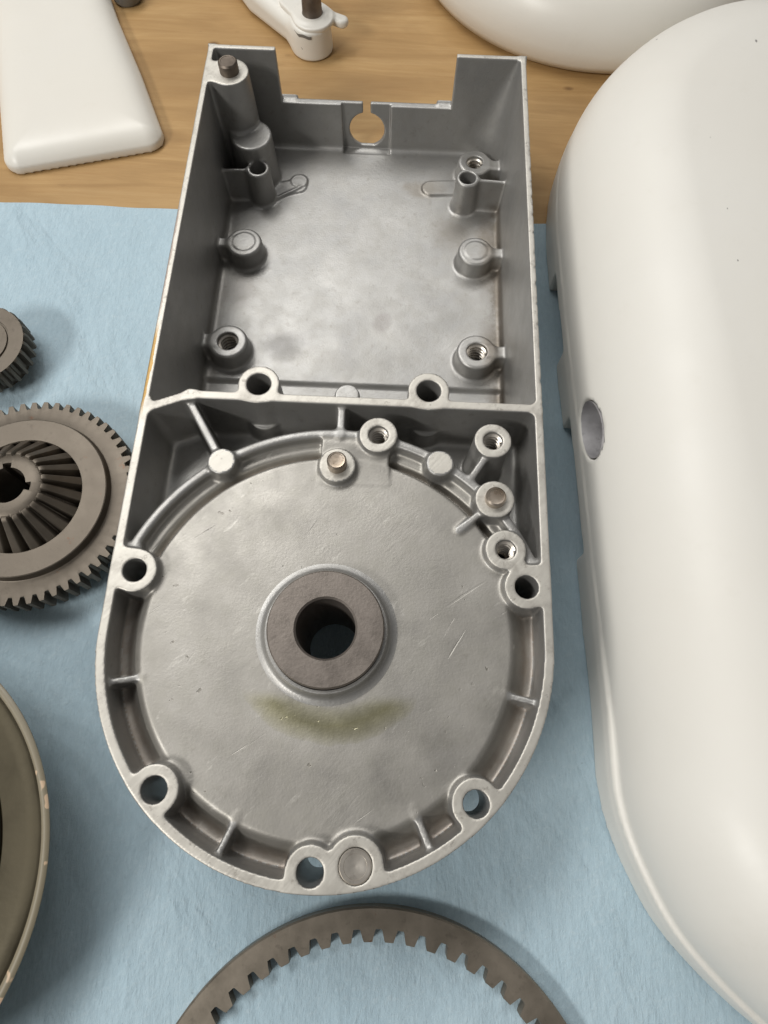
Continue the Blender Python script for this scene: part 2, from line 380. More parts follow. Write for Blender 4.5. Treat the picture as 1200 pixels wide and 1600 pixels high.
    def labels(s, P):
        q = np.clip(np.rint((P-s.lo)/s.h).astype(int), 0, np.array(s.n)-1)
        return s.L[q[:, 0], q[:, 1], q[:, 2]]

def cyl(cx, cy, R, z0, z1, rr=1.0, draft=.03):
    def f(X, Y, Z):
        a = np.hypot(X-cx, Y-cy)-(R+draft*np.clip(z1-Z, 0, None))+rr; b = np.abs(Z-(z0+z1)/2)-(z1-z0)/2+rr
        return np.minimum(np.maximum(a, b), 0)+np.hypot(np.maximum(a, 0), np.maximum(b, 0))-rr
    return f, (cx-R-3, cx+R+3, cy-R-3, cy+R+3, z0, z1)
def seg2(X, Y, a, b):
    ax, ay = a; bx, by = b; L2 = (bx-ax)**2+(by-ay)**2
    t = np.clip(((X-ax)*(bx-ax)+(Y-ay)*(by-ay))/L2, 0, 1)
    return np.hypot(X-ax-t*(bx-ax), Y-ay-t*(by-ay)), t
def wallseg(a, b, th, z0, za, zb=None, draft=.03, rr=.8):
    zb = za if zb is None else zb
    def f(X, Y, Z):
        d, t = seg2(X, Y, a, b); zt = za+(zb-za)*t
        u = d-(th+draft*np.clip(zt-Z, 0, None))+rr; w = np.maximum(Z-zt, z0-Z)+rr
        return np.minimum(np.maximum(u, w), 0)+np.hypot(np.maximum(u, 0), np.maximum(w, 0))-rr
    return f, (min(a[0], b[0])-th-2, max(a[0], b[0])+th+2, min(a[1], b[1])-th-2, max(a[1], b[1])+th+2, z0, max(za, zb))
def hole(cx, cy, R, z0=-80, z1=5):
    return (lambda X, Y, Z: np.maximum(np.hypot(X-cx, Y-cy)-R, np.maximum(Z-z1, z0-Z))), (cx-R, cx+R, cy-R, cy+R, z0, z1)
def rbox2(X, Y, x0, x1, y0, y1, r):
    u = np.abs(X-(x0+x1)/2)-(x1-x0)/2+r; w = np.abs(Y-(y0+y1)/2)-(y1-y0)/2+r
    return np.minimum(np.maximum(u, w), 0)+np.hypot(np.maximum(u, 0), np.maximum(w, 0))-r
def box(x0, x1, y0, y1, z0, z1, r=1.0):
    def f(X, Y, Z):
        u = rbox2(X, Y, x0, x1, y0, y1, max(r, .5))+r; w = np.maximum(Z-z1, z0-Z)+r
        return np.minimum(np.maximum(u, w), 0)+np.hypot(np.maximum(u, 0), np.maximum(w, 0))-r
    return f, (x0, x1, y0, y1, z0, z1)
def poly_sdf(X, Y, pts):
    X, Y = np.broadcast_arrays(X, Y); d = np.full(X.shape, 1e9, np.float32); ins = np.zeros(X.shape, bool); n = len(pts)
    for i in range(n):
        (x0, y0), (x1, y1) = pts[i], pts[(i+1) % n]
        dd, _ = seg2(X, Y, (x0, y0), (x1, y1)); d = np.minimum(d, dd)
        if y0 != y1: ins ^= ((Y < y0) != (Y < y1)) & (X < (x1-x0)*(Y-y0)/(y1-y0)+x0)
    return np.where(ins, -d, d)
def spline(pts, n=8):
    P = np.array(pts, float); out = []
    for i in range(len(P)):
        p0, p1, p2, p3 = P[i-1], P[i], P[(i+1) % len(P)], P[(i+2) % len(P)]
        for t in np.arange(n)/n:
            out.append(.5*((2*p1)+(p2-p0)*t+(2*p0-5*p1+4*p2-p3)*t*t+(3*p1-p0-3*p2+p3)*t**3))
    return [tuple(q) for q in out]
def smooth(a, b, x):
    t = np.clip((x-a)/(b-a), 0, 1); return t*t*(3-2*t)

# ------------------------------------------------------------------ setting: bench top and cloth
def bench():
    x0, x1, y0, y1 = -1500, 1500, -900, 1500
    V, Fc = [], []
    for z in (-ZT, -ZT-30): V += [(x0, y0, z), (x1, y0, z), (x1, y1, z), (x0, y1, z)]
    Fc = [(0, 1, 2, 3), (7, 6, 5, 4), (0, 4, 5, 1), (1, 5, 6, 2), (2, 6, 7, 3), (3, 7, 4, 0)]
    o = link_mesh('bench_top', V, Fc, M_WOOD, smooth=False)
    tag(o, kind='structure')
bench()
def cloth():
    xs = np.linspace(-520, 520, 261); ys = np.linspace(-430, 302.8, 190)
    X, Y = np.meshgrid(xs, ys)
    Z = -ZT+.55+.28*np.sin(X/37+Y/61)*np.sin(Y/43-X/90)+.2*np.sin(X/13+1.3*np.sin(Y/31))*np.sin(Y/70+1)
    Z = np.where(Y > 296, -ZT+.4+(Z+ZT-.4)*np.clip((303-Y)/7, 0, 1), Z)
    Y2 = Y+np.where(Y > 290, .35*np.sin(X/19)+.25*np.sin(X/7.3+2), 0)*smooth(290, 303, Y)
    top = np.stack([X, Y2, Z], -1).reshape(-1, 3); bot = top-np.array([0, 0, .45])
    ny, nx = X.shape; N = ny*nx; i = np.arange(N).reshape(ny, nx)
    q = np.stack([i[:-1, :-1], i[:-1, 1:], i[1:, 1:], i[1:, :-1]], -1).reshape(-1, 4)
    edge = np.concatenate([i[0], i[1:, -1], i[-1, -2::-1], i[-2:0:-1, 0]]); e2 = np.roll(edge, -1)
    sd = np.stack([edge+N, e2+N, e2, edge], -1)
    o = link_mesh('absorbent_cloth', np.concatenate([top, bot]), np.concatenate([q, q[:, ::-1]+N, sd]), M_CLOTH)
    tag(o, 'pale blue absorbent non-woven cloth spread over the wooden bench top', 'cloth')
cloth()

# ------------------------------------------------------------------ the gearbox housing
HOUSE = thing('gearbox_housing', 'open grey cast aluminium gearbox housing with round end and rectangular motor bay', 'gearbox housing', (0, 130, -ZT+.6))
PARTS = []      # (name, label)
def part(name, label=None):
    PARTS.append((name, label)); return len(PARTS)-1
def housing():
    h = .85
    G = Field((-102.3, -102.3, -73.4), (102.3, 367.5, 1.4), h)
    zb = -72.4
    L_shell = part('casting_shell'); L_back = part('back_wall'); L_div = part('divider_wall'); L_floor = part('motor_bay_floor')
    L_pocket = part('pocket_floor'); L_plate = part('face_plate', 'round dished plate with an olive grease crescent below the bushing'); L_ridge = part('ring_ridge')
    def outer(X, Y):
        return np.minimum(np.hypot(X, Y)-99.7, rbox2(X, Y, -99.7, 99.7, -2, 364.6, 1.5))
    def shell(X, Y, Z):
        d = np.minimum(np.hypot(X, Y)-99.7, rbox2(X, Y, -99.7, 99.7, -2, 420, 1.5)); th = np.where(Y > 114, 3.7, 4.5)+.045*np.clip(-Z, 0, None)
        bot = zb+(zb*-1-41)*(1-smooth(100, 116, Y))+14*(1-smooth(0, 30, Y))
        return np.maximum(np.maximum(d, -(d+th)), np.maximum(Z, bot-Z))
    # all walls but the far one
    G.add(lambda X, Y, Z: np.maximum(shell(X, Y, Z), Y-364.6), None, .01, L_shell)
    # far wall: high ears at both corners, low between
    def back(X, Y, Z):
        dY = np.maximum(Y-364.6, (361.4-.045*np.clip(-Z, 0, None))-Y)
        top = np.where((X > -57.6) & (X < 56.4), -34.0, 0.0)
        d = np.maximum(np.maximum(dY, np.abs(X)-99.7), np.maximum(Z, zb-Z))
        low = np.maximum(np.maximum(-57.6-X, X-56.4), -34.0-Z)
        return np.maximum(d, -low)
    G.add(back, (-100, 100, 355, 366, zb, 0), lambda X, Y, Z: 2.5+.45*np.clip(-Z, 0, 60)*(X > 40), L_back)
    # motor bay floor, with the shallow sunk strip along the divider
    def floor(X, Y, Z):
        zt = -67.0-2.2*(1-smooth(163, 166, Y))*(np.abs(X) < 96)
        return np.maximum(np.maximum(outer(X, Y)+1.5, 114-Y), np.maximum(Z-zt, zb-Z))
    G.add(floor, (-99, 99, 112, 364, zb, -66), 4.0, L_floor)
    # divider with its splayed left end
    for a, b in (((-99, 106.6), (-76, 116.2)), ((-76, 116.2), (98, 116.0))):
        f, bb = wallseg(a, b, 2.35, zb, 0, draft=.035, rr=.4); G.add(f, bb, 3.5, L_div)
    # pocket floor outside the ring
    G.add(lambda X, Y, Z: np.maximum(np.maximum(outer(X, Y)+1, np.maximum(Y-118, 20-Y)), np.maximum(np.maximum(Z+35.5, -40.5-Z), 95-np.hypot(X, Y))), (-100, 100, 20, 118, -41, -35), 4.5, L_pocket)
    # round plate: raised disc falling over a soft shoulder into a trough
    def plate(X, Y, Z):
        r = np.hypot(X, Y); up = smooth(20, 38, Y)
        T = -16.0*(1-up)-9.0*up
        hgt = -5.0+.6*np.clip((30-r)/30, 0, 1)+(T+5.0)*smooth(81.0+5.5*up, 91.6-1.6*up, r)-4.6*up*np.exp(-((r-89.2)/1.7)**2)
        sl = 1.0/np.sqrt(1+(1.5*(T+5)/np.where(up > .5, 4.5, 10.5)*np.exp(-((r-np.where(up > .5, 88.5, 86.2))/4.5)**2))**2)
        return np.maximum(np.maximum((Z-hgt)*sl, -24-Z), r-98.2)
    G.add(plate, (-99, 99, -99, 99, -25, -3), 2.2, L_plate)
    G.add(lambda X, Y, Z: np.maximum(np.maximum(np.hypot(X, Y)-98, 84-np.hypot(X, Y)), np.maximum(Z+17, -28-Z)), (-99, 99, -99, 99, -28, -16), .01, L_plate)
    # under-side drum that carries the bushing
    G.add(lambda X, Y, Z: np.maximum(np.abs(np.hypot(X, Y-2.5)-24)-7, np.maximum(Z+8, -66-Z)), (-34, 34, -31, 36, -66, -6), .01, L_plate)
    # ring ridge closing the circle through the pockets
    def ridge(X, Y, Z):
        r = np.hypot(X, Y); u = np.abs(r-99.2-.02*(-Z))-(2.3+.05*np.clip(-3-Z, 0, None))+1.6; w = np.maximum(Z+2.6, -40-Z)+1.6
        d = np.minimum(np.maximum(u, w), 0)+np.hypot(np.maximum(u, 0), np.maximum(w, 0))-1.6
        return np.maximum(d, 18-Y)
    G.add(ridge, (-103, 103, 18, 103, -40, -2), 2.6, L_ridge)
    for sx in (-1, 1):     # little flats where ridge, wall and ear meet
        f, bb = box(min(sx*99, sx*88), max(sx*99, sx*88), 26, 38.5, -38, -3.2, .8); G.add(f, bb, 2.0, L_ridge)
    # bolt ears
    R5 = [(-88.2, 25.5), (88.4, 25.3), (-65.0, -64.7), (65.0, -64.8), (0.1, -91.8)]
    bolts = []
    for (x, y) in R5:
        l = part('bolt_boss'); bolts.append((x, y, 5.25, l, -27)); f, bb = cyl(x, y, 9.7, -27, .6, .3, .035); G.add(f, bb, 2.6, l)
        zt0 = -68 if y > 0 else (-27 if x > 50 else -44)
        f, bb = cyl(x, y, 8.2, zt0, -20, .5, .0); G.add(f, bb, 1.0, l); bolts[-1] = (x, y, 5.25, l, zt0)
        rr = math.hypot(x, y); ux, uy = x/rr, y/rr                      # web to the rim
        f, bb = wallseg((x, y), (x+ux*6, y+uy*6), 8.6, -27, .6, rr=.3); G.add(f, bb, 3.0, l)
    for (x, y) in ((-42.6, 123.4), (42.7, 123.5)):
        l = part('bolt_boss'); bolts.append((x, y, 6.0, l, -73)); f, bb = cyl(x, y, 10.4, -72, .6, .3, .02); G.add(f, bb, 3.0, l)
        f, bb = cyl(x, 118.5, 9.2, -37, -22.5, .8, .02); G.add(f, bb, 2.2, l)      # lower lug poking out under the divider
    l = part('pin_boss'); f, bb = cyl(17.6, -88.9, 11.2, -27, .6, .3, .035); G.add(f, bb, 2.6, l)
    bpin = l
    # platform and bosses in the upper half of the circle
    l = part('platform'); 
    def plat(X, Y, Z):
        zt = -3.0-2.6*np.clip((94-Y)/19.0, 0, 1)
        return np.maximum(rbox2(X, Y, -9.0, 24.2, 74, 99.5, 1.0), np.maximum(Z-zt, -34-Z))
    G.add(plat, (-10, 25, 73, 101, -34, -2), 1.6, l)
    thr = []; 
    for (x, y, R, rh, zt) in ((18.5, 98.0, 9.4, 4.7, .6), (74.4, 97.4, 9.1, 4.6, .6), (79.4, 42.4, 9.4, 4.6, .6)):
        l = part('threaded_boss'); thr.append((x, y, rh, l, 0, 26)); f, bb = cyl(x, y, R, -36, zt, .3, .025); G.add(f, bb, 2.2, l)
    for (x, y, R) in ((-.5, 81.3, 8.9), (74.8, 66.9, 9.3)):
        l = part('pin_boss'); f, bb = cyl(x, y, R, -36, -.4 if x < 0 else .6, .35, .03); G.add(f, bb, 1.6, l)
    for (x, y) in ((-56.1, 80.9), (48.8, 84.6)):
        l = part('locating_pad'); f, bb = cyl(x, y, 6.7, -36, -.7, .5, .05); G.add(f, bb, 2.4, l)
    # ribs
    f, bb = wallseg((80, 41), (90, 29), 3.4, -30, -.5, draft=.03, rr=.7); G.add(f, bb, 2.0, L_ridge)
    for a, b, th, z0, za, zb2 in (((-77.6, 115), (-57.5, 83), 1.9, -36, -2.6, -2.6), ((-.5, 115), (-.3, 98), 1.9, -36, -2.6, -2.8),
            ((73, 92.5), (64.8, 79.5), 1.7, -36, -2.0, -2.8), ((70.5, 62.5), (58.6, 52.4), 1.6, -18, -1.2, -4.6),
            ((-96.4, -24.4), (-79.0, -20.2), 1.35, -22, -2.6, -5.9), ((97, -25.6), (75.5, -20.8), 1.35, -22, -2.6, -5.9),
            ((-38.4, -90.6), (-31.2, -73), 1.35, -22, -2.4, -5.9), ((48.6, -86), (40.2, -67.8), 1.45, -22, -2.4, -5.9)):
        l = part('rib'); f, bb = wallseg(a, b, th, z0, za, zb2, draft=.03, rr=.7); G.add(f, bb, 2.0, l)
    # ---- motor bay fittings
    l = part('corner_post'); f, bb = cyl(-83.6, 341.0, 11.6, -70, .6, .4, .03); G.add(f, bb, 4.0, l)
    f, bb = wallseg((-83.6, 341), (-97, 341), 8.0, -70, .6, rr=.3); G.add(f, bb, 4.0, l)
    f, bb = cyl(-75.0, 328.3, 13.4, -70, -32.5, 1.4, .03); G.add(f, bb, 2.6, l)
    for sx, x, y in ((-1, -70.2, 310.3), (1, 68.6, 309.4)):
        l = part('standoff'); f, bb = cyl(x, y, 7.6, -70, -42, 1.6, .035); G.add(f, bb, 2.4, l)
        f, bb = wallseg((x, y), (sx*97, y-1.5), 1.15, -70, -43.0, draft=.02); G.add(f, bb, 2.4, l)
        f, bb = wallseg((x+sx*3, y), (x+sx*22, y-1.5), 1.15, -70, -66.0); G.add(f, bb, 2, l)
        thr_dummy = None
    l = part('rib'); f, bb = wallseg((-70.2, 316), (-74.5, 324), 1.1, -70, -43.5); G.add(f, bb, 2.0, l)
    l = part('tongue_pad'); f, bb = wallseg((-66, 316), (-47.5, 322), 6.0, -70, -66.2, rr=.6); G.add(f, bb, 1.4, l)
    f, bb = wallseg((-64, 307.5), (-46, 320), .8, -70, -65.2); G.add(f, bb, 1.4, l)
    f, bb = cyl(-46.9, 326.0, 5.8, -70, -65.6, .5); G.add(f, bb, 1.2, l)
    l = part('tongue_pad'); f, bb = wallseg((70, 326), (46, 324), 6.4, -70, -65.3, rr=.7); G.add(f, bb, 1.4, l)
    for (x, y, R, zt, sx, ly, lw) in ((-77.6, 184.4, 12.0, -54.5, -1, 185.5, 4.6), (75.3, 184.3, 12.2, -54.5, 1, 185.5, 4.2), (75.2, 337.8, 11.4, -55, 1, 336, 4.2)):
        l = part('threaded_boss'); thr.append((x, y, 6.1 if y < 200 else 5.6, l, zt, 17)); f, bb = cyl(x, y, R, -70, zt, 1.9, .05); G.add(f, bb, 2.4, l)
        f, bb = wallseg((x, y), (sx*97, ly), lw, -70, zt-.6, rr=1.2); G.add(f, bb, 2.6, l)
    for (x, y, sx) in ((-76.0, 260.0, -1), (75.2, 260.4, 1)):
        l = part('mounting_pad'); f, bb = cyl(x, y, 11.4, -70, -54, 1.9, .05); G.add(f, bb, 2.4, l)
        f, bb = wallseg((x, y), (sx*97, y), 3.6, -70, -54.6, rr=1.2); G.add(f, bb, 2.6, l)
        f, bb = cyl(x, y, 7.2, -56, -53.5, .4); G.add(f, bb, .8, l)
    l = part('casting_stub', 'rough sawn-off casting gate stub'); f, bb = cyl(1.0, 126.5, 6.6, -66, -13, .8, .03); G.add(f, bb, 2.5, l)
    for x0, x1 in ((-59.5, -47.5), (46.5, 57.5)):
        l = part('outer_ear'); f, bb = box(x0, x1, 362, 370, -60, -33.6, 1.5); G.add(f, bb, 1.5, l)
    # ---- machining
    G.cut(lambda X, Y, Z: 0-Z+0*X+0*Y, (-110, 110, -110, 370, -2, 2), .35)                       # rim plane
    G.cut(lambda X, Y, Z: np.where(Y < 363.6, -(outer(X, Y)+(X > 95)*smooth(70, 130, Y)*(1-smooth(290, 330, Y))*.42*np.maximum(0, np.sin(Y*1.25+2*np.sin(Y*.31))+.55*np.sin(Y*.53+1))), 9.0)+0*Z, None, .5)                     # outer profile
    for (x, y, R, l, z0) in bolts:
        f, bb = hole(x, y, R, z0-10); G.cut(f, bb, .5, l)
    for (x, y, R, l, zt, dp) in thr:
        f, bb = hole(x, y, R, zt-dp); G.cut(f, bb, .6, l)
    for x, y in ((-70.2, 310.3), (68.6, 309.4)):
        f, bb = hole(x, y, 5.2, -64); G.cut(f, bb, .6)
    f, bb = hole(17.6, -88.9, 6.6, -20); G.cut(f, bb, .4, bpin)
    f, bb = hole(-.3, 2.6, 17.5, -80); G.cut(f, bb, .5)
    # keyhole for the cable, in its thinner panel
    def keyhole(X, Y, Z):
        c = np.maximum(np.hypot(X+.7, (Z+54.0)*.93)-12.2, -66.3-Z); s_ = np.maximum(np.abs(X+.7)-2.5, np.maximum(Z-0, -54-Z))
        return np.maximum(np.minimum(c, s_)+0*Y, np.maximum(350-Y, Y-372))
    G.cut(keyhole, (-14, 13, 350, 368, -68, -30), .5, L_back)
    G.cut(lambda X, Y, Z: np.maximum(np.abs(X+.9)-16.6, np.maximum(Y-362.0, 355-Y))+0*Z, (-18, 16, 355, 363, -66, 0), .5, L_back)
    P, Q, N = G.mesh()
    cen = P[Q].mean(1); lab = G.labels(cen-.3*N[Q].mean(1))
    nz = N[Q].mean(1)[:, 2]
    mach = ((cen[:, 2] > -.75) & (nz > .75)).astype(np.int32)
    keep = ~((cen[:, 2] < -71) & (nz < -.8) & False)
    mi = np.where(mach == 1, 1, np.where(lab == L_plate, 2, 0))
    pl = [i for i, (n, _) in enumerate(PARTS) if n == 'platform'][0]
    mi = np.where((lab == pl) & (mach == 0), 2, mi)
    objs = {}
    for i, (nm, lb) in enumerate(PARTS):
        f = (lab == i) & keep
        if not f.any(): continue
        q = Q[f]; u, inv = np.unique(q, return_inverse=True)
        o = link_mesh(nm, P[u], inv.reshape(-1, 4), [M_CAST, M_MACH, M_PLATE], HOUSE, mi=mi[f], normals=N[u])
        if lb: o['label'] = lb
        objs[i] = o
    return thr, objs
THR, HPARTS = housing()

def thread(parent, x, y, R, zt, depth):
    pitch = 2.7; turns = int(depth*.8/pitch); n = 28; rows = []
    prof = [(R+.2, .12*pitch), (R-1.2, .34*pitch), (R-1.25, .52*pitch), (R+.2, .74*pitch)]
    V, Fc = [], []; tot = turns*n
    for i in range(tot+1):
        a = 2*PI*i/n; z0 = zt-1.2-pitch*i/n
        for r, dz in prof: V.append((x+r*math.cos(a), y+r*math.sin(a), z0-dz))
    k = len(prof)
    for i in range(tot):
        for j in range(k-1): Fc.append((i*k+j, (i+1)*k+j, (i+1)*k+j+1, i*k+j+1))
    # blind bottom
    return link_mesh('thread', V, Fc, M_PIN, parent, sharp=25)
for (x, y, R, l, zt, dp) in THR: thread(HPARTS[l], x, y, R, zt, dp)

def pin(name, x, y, r, z0, z1, mat, ch=.8, dimple=False, n=40):
    prof = [(r, z0), (r, z1-ch), (r-ch, z1)]
    prof += [(r*.72, z1-.05), (r*.7, z1-.25), (r*.35, z1-.35), (.15, z1-.8 if dimple else z1-.3)]
    V, Fc = lathe(prof, (x, y, 0), n, caps=(False, True)); return link_mesh(name, V, Fc, mat, HOUSE)
pin('dowel_pin', -.5, 81.3, 4.7, -20, 5.2, M_DOWEL)
pin('dowel_pin', 74.8, 66.9, 4.8, -20, 4.0, M_DOWEL)
pin('dowel_pin', 17.6, -88.9, 6.5, -20, .5, M_PIN, .5, True)
pin('stud', -83.6, 341.0, 5.9, -20, 6.5, M_STUD, .9).__setitem__('label', 'rusty stud standing in the tall corner post')
bx, by = -.3, 2.6
V, Fc = lathe([(25.6, -6), (25.6, 2.4), (25.0, 3.2), (13.9, 3.2), (13.0, 2.3), (13.0, -64), (17.4, -64), (17.4, -30)], (bx, by, 0), 96)
link_mesh('bushing', V, Fc, M_BUSH, HOUSE, sharp=30)
V, Fc = lathe([(31.5, -4.9), (29.6, -4.6), (28.3, -3.8), (27.6, -2.4), (27.3, -.6), (26.7, 0), (25.4, 0), (25.4, -6)], (bx, by-.6, 0), 96)
link_mesh('bushing_collar', V, Fc, M_CAST, HOUSE, sharp=40)

# ------------------------------------------------------------------ gears
def tooth_r(n, per, r_root, r_tip, phase=0, duty=(.30, .18)):
    """radius at n*per angles: trapezoid teeth, top share duty[0], flank share duty[1] each"""
    th = np.linspace(0, 2*PI, n*per, endpoint=False); u = ((th+phase)*n/(2*PI)) % 1
    a, b = duty; d = np.abs(u-.5)
    t = np.clip((a/2+b-d)/b, 0, 1)
    return th, r_root+(r_tip-r_root)*t
def ring_loop(c, th, r, z): return np.c_[c[0]+r*np.cos(th), c[1]+r*np.sin(th), np.full(len(th), c[2]+z) if np.isscalar(z) else c[2]+z]

def big_gear():
    c = (-175.0, 75.3, 0)
    root = thing('gear_wheel', 'large brown steel gear wheel with a toothed cone at its centre, left of the housing', 'gear', (c[0], c[1], -ZT+.7))
    n, per = 56, 20
    th, ro = tooth_r(n, per, 55.8, 60.1, .03, (.34, .17)); N = len(th); one = np.ones(N)
    L = [ring_loop(c, th, 32.6*one, -51.5), ring_loop(c, th, 32.6*one, -46.3), ring_loop(c, th, 33.0*one, -45.8), ring_loop(c, th, 45.4*one, -45.8), ring_loop(c, th, 45.9*one, -46.2),
         ring_loop(c, th, 46.8*one, -50.4), ring_loop(c, th, 47.4*one, -50.7), ring_loop(c, th, 54.5*one, -50.7), ring_loop(c, th, ro-.25, -50.8), ring_loop(c, th, ro, -51.3), ring_loop(c, th, ro, -64.5), ring_loop(c, th, ro-.3, -65), ring_loop(c, th, 29*one, -65)]
    V, Fc = loft(L); link_mesh('toothed_wheel', V, Fc, M_GEAR, root, sharp=28)
    # bevel gear: teeth on a cone that rises to the hub
    nb, pb = 22, 24; th, tt = tooth_r(nb, pb, 0, 1, .12, (.44, .24)); N = len(th); one = np.ones(N)
    tt = tt*tt*(3-2*tt); tt = tt**.8
    L = [ring_loop(c, th, 32.4*one, -52), ring_loop(c, th, 32.2*one, -51.0)]
    for q in np.linspace(0, 1, 12):
        r = 31.8-13.6*q; zr = -52.0+17.5*q; dep = 6.6-2.6*q; tw = .0
        nr = dep*tt*.72; nzv = dep*tt*.62
        L.append(np.c_[c[0]+(r-.25*(1-q)+nr*.35)*np.cos(th+tw), c[1]+(r-.25*(1-q)+nr*.35)*np.sin(th+tw), zr+nzv*1.25])
    L += [np.c_[c[0]+17.9*np.cos(th), c[1]+17.9*np.sin(th), np.full(N, -32.8)+1.6*tt], ring_loop(c, th, 17.0*one, -32.2), ring_loop(c, th, 16.0*one, -31.7), ring_loop(c, th, 13.6*one, -31.2)]
    kw = np.where(np.abs(((th+PI) % (2*PI))-PI) < .2, 12.8, 10.0)
    kw = np.maximum(kw, np.where(np.abs(((th-1.75+PI) % (2*PI))-PI) < .2, 12.6, 10.0))
    L += [ring_loop(c, th, kw, -31.0), ring_loop(c, th, kw, -69)]
    V, Fc = loft(L); link_mesh('toothed_cone', V, Fc, M_GEAR, root, sharp=40)
    V, Fc = lathe([(13, -69), (13, -72.2), (24, -72.2), (24, -60)], c, 48); link_mesh('hub', V, Fc, M_GEAR, root)
big_gear()
def small_gear():
    c = (-225.5, 172.6, 0)
    root = thing('pinion_gear', 'small dark steel pinion gear at the left edge, above the large gear', 'gear', (c[0], c[1], -ZT+.7))
    n, per = 27, 14; th, ro = tooth_r(n, per, 24.4, 27.9, .05, (.28, .2)); one = np.ones(len(th))
    L = [ring_loop(c, th, 9*one, -72.2), ring_loop(c, th, 9*one, -50.2), ring_loop(c, th, 9.6*one, -49.6), ring_loop(c, th, 17.2*one, -49.6), ring_loop(c, th, 17.5*one, -50.6), ring_loop(c, th, 18.2*one, -50.6), ring_loop(c, th, 18.4*one, -50.0), ring_loop(c, th, 26.6*one, -50.0),
         ring_loop(c, th, np.minimum(ro, 27.2), -50.5), ring_loop(c, th, ro, -52.6), ring_loop(c, th, ro, -64), ring_loop(c, th, 20*one, -64), ring_loop(c, th, 20*one, -72.2)]
    V, Fc = loft(L); link_mesh('toothed_wheel', V, Fc, M_GEAR, root, sharp=28)
small_gear()
def ring_gear():
    c = (29.3, -222.7, 0); n, per = 59, 20
    th, ri = tooth_r(n, per, 97.3, 92.1, .02, (.42, .14)); one = np.ones(len(th))
    L = [ring_loop(c, th, ri+.2, -65), ring_loop(c, th, 105.8*one, -65), ring_loop(c, th, 106.6*one, -65.8), ring_loop(c, th, 106.6*one, -71.8), ring_loop(c, th, 106.1*one, -72.3), ring_loop(c, th, ri, -72.3), ring_loop(c, th, ri, -65.4)]
    V, Fc = loft(L, close_v=True)
    o = link_mesh('ring_gear', V, Fc, M_RING, origin=(c[0], c[1], -72.3), sharp=28)
    tag(o, 'flat steel ring gear with inward-facing teeth lying below the housing', 'ring gear')
ring_gear()

# ------------------------------------------------------------------ tan bowl at the left edge
def tan_bowl():
    c = (-223.5, -107.0, 0)
    root = thing('round_cover', 'round metal cover with chipped tan painted rim at the lower left edge', 'cover', (c[0], c[1], -ZT+.8))
    V, Fc = lathe([(40, -72.2), (62, -70), (82, -61), (97, -47), (105, -36.5), (107.6, -33), (107.9, -31.7), (107.0, -31.0), (105.0, -31.2), (104.0, -32.4)], c, 144)
    link_mesh('painted_rim', V, Fc, M_TAN, root, sharp=50)
    V, Fc = lathe([(104.1, -32.3), (103.4, -34.0), (101, -35.6), (95, -36.6), (85.5, -36.2), (84.9, -36.8), (84.6, -40), (83.4, -40), (83.0, -36.6), (82.3, -35.8), (80, -35.8)], c, 144)
    link_mesh('inner_dish', V, Fc, M_BOWL, root, sharp=40)
    prof = [(80, -35.8)]
    for k in range(9): prof += [(79.6-k*1.7, -35.4), (78.8-k*1.7, -36.2)]
    prof += [(60, -38.5), (12, -39.5), (.5, -39.5)]
    V, Fc = lathe(prof, c, 144); link_mesh('ribbed_centre', V, Fc, M_PIN, root, sharp=25)
tan_bowl()

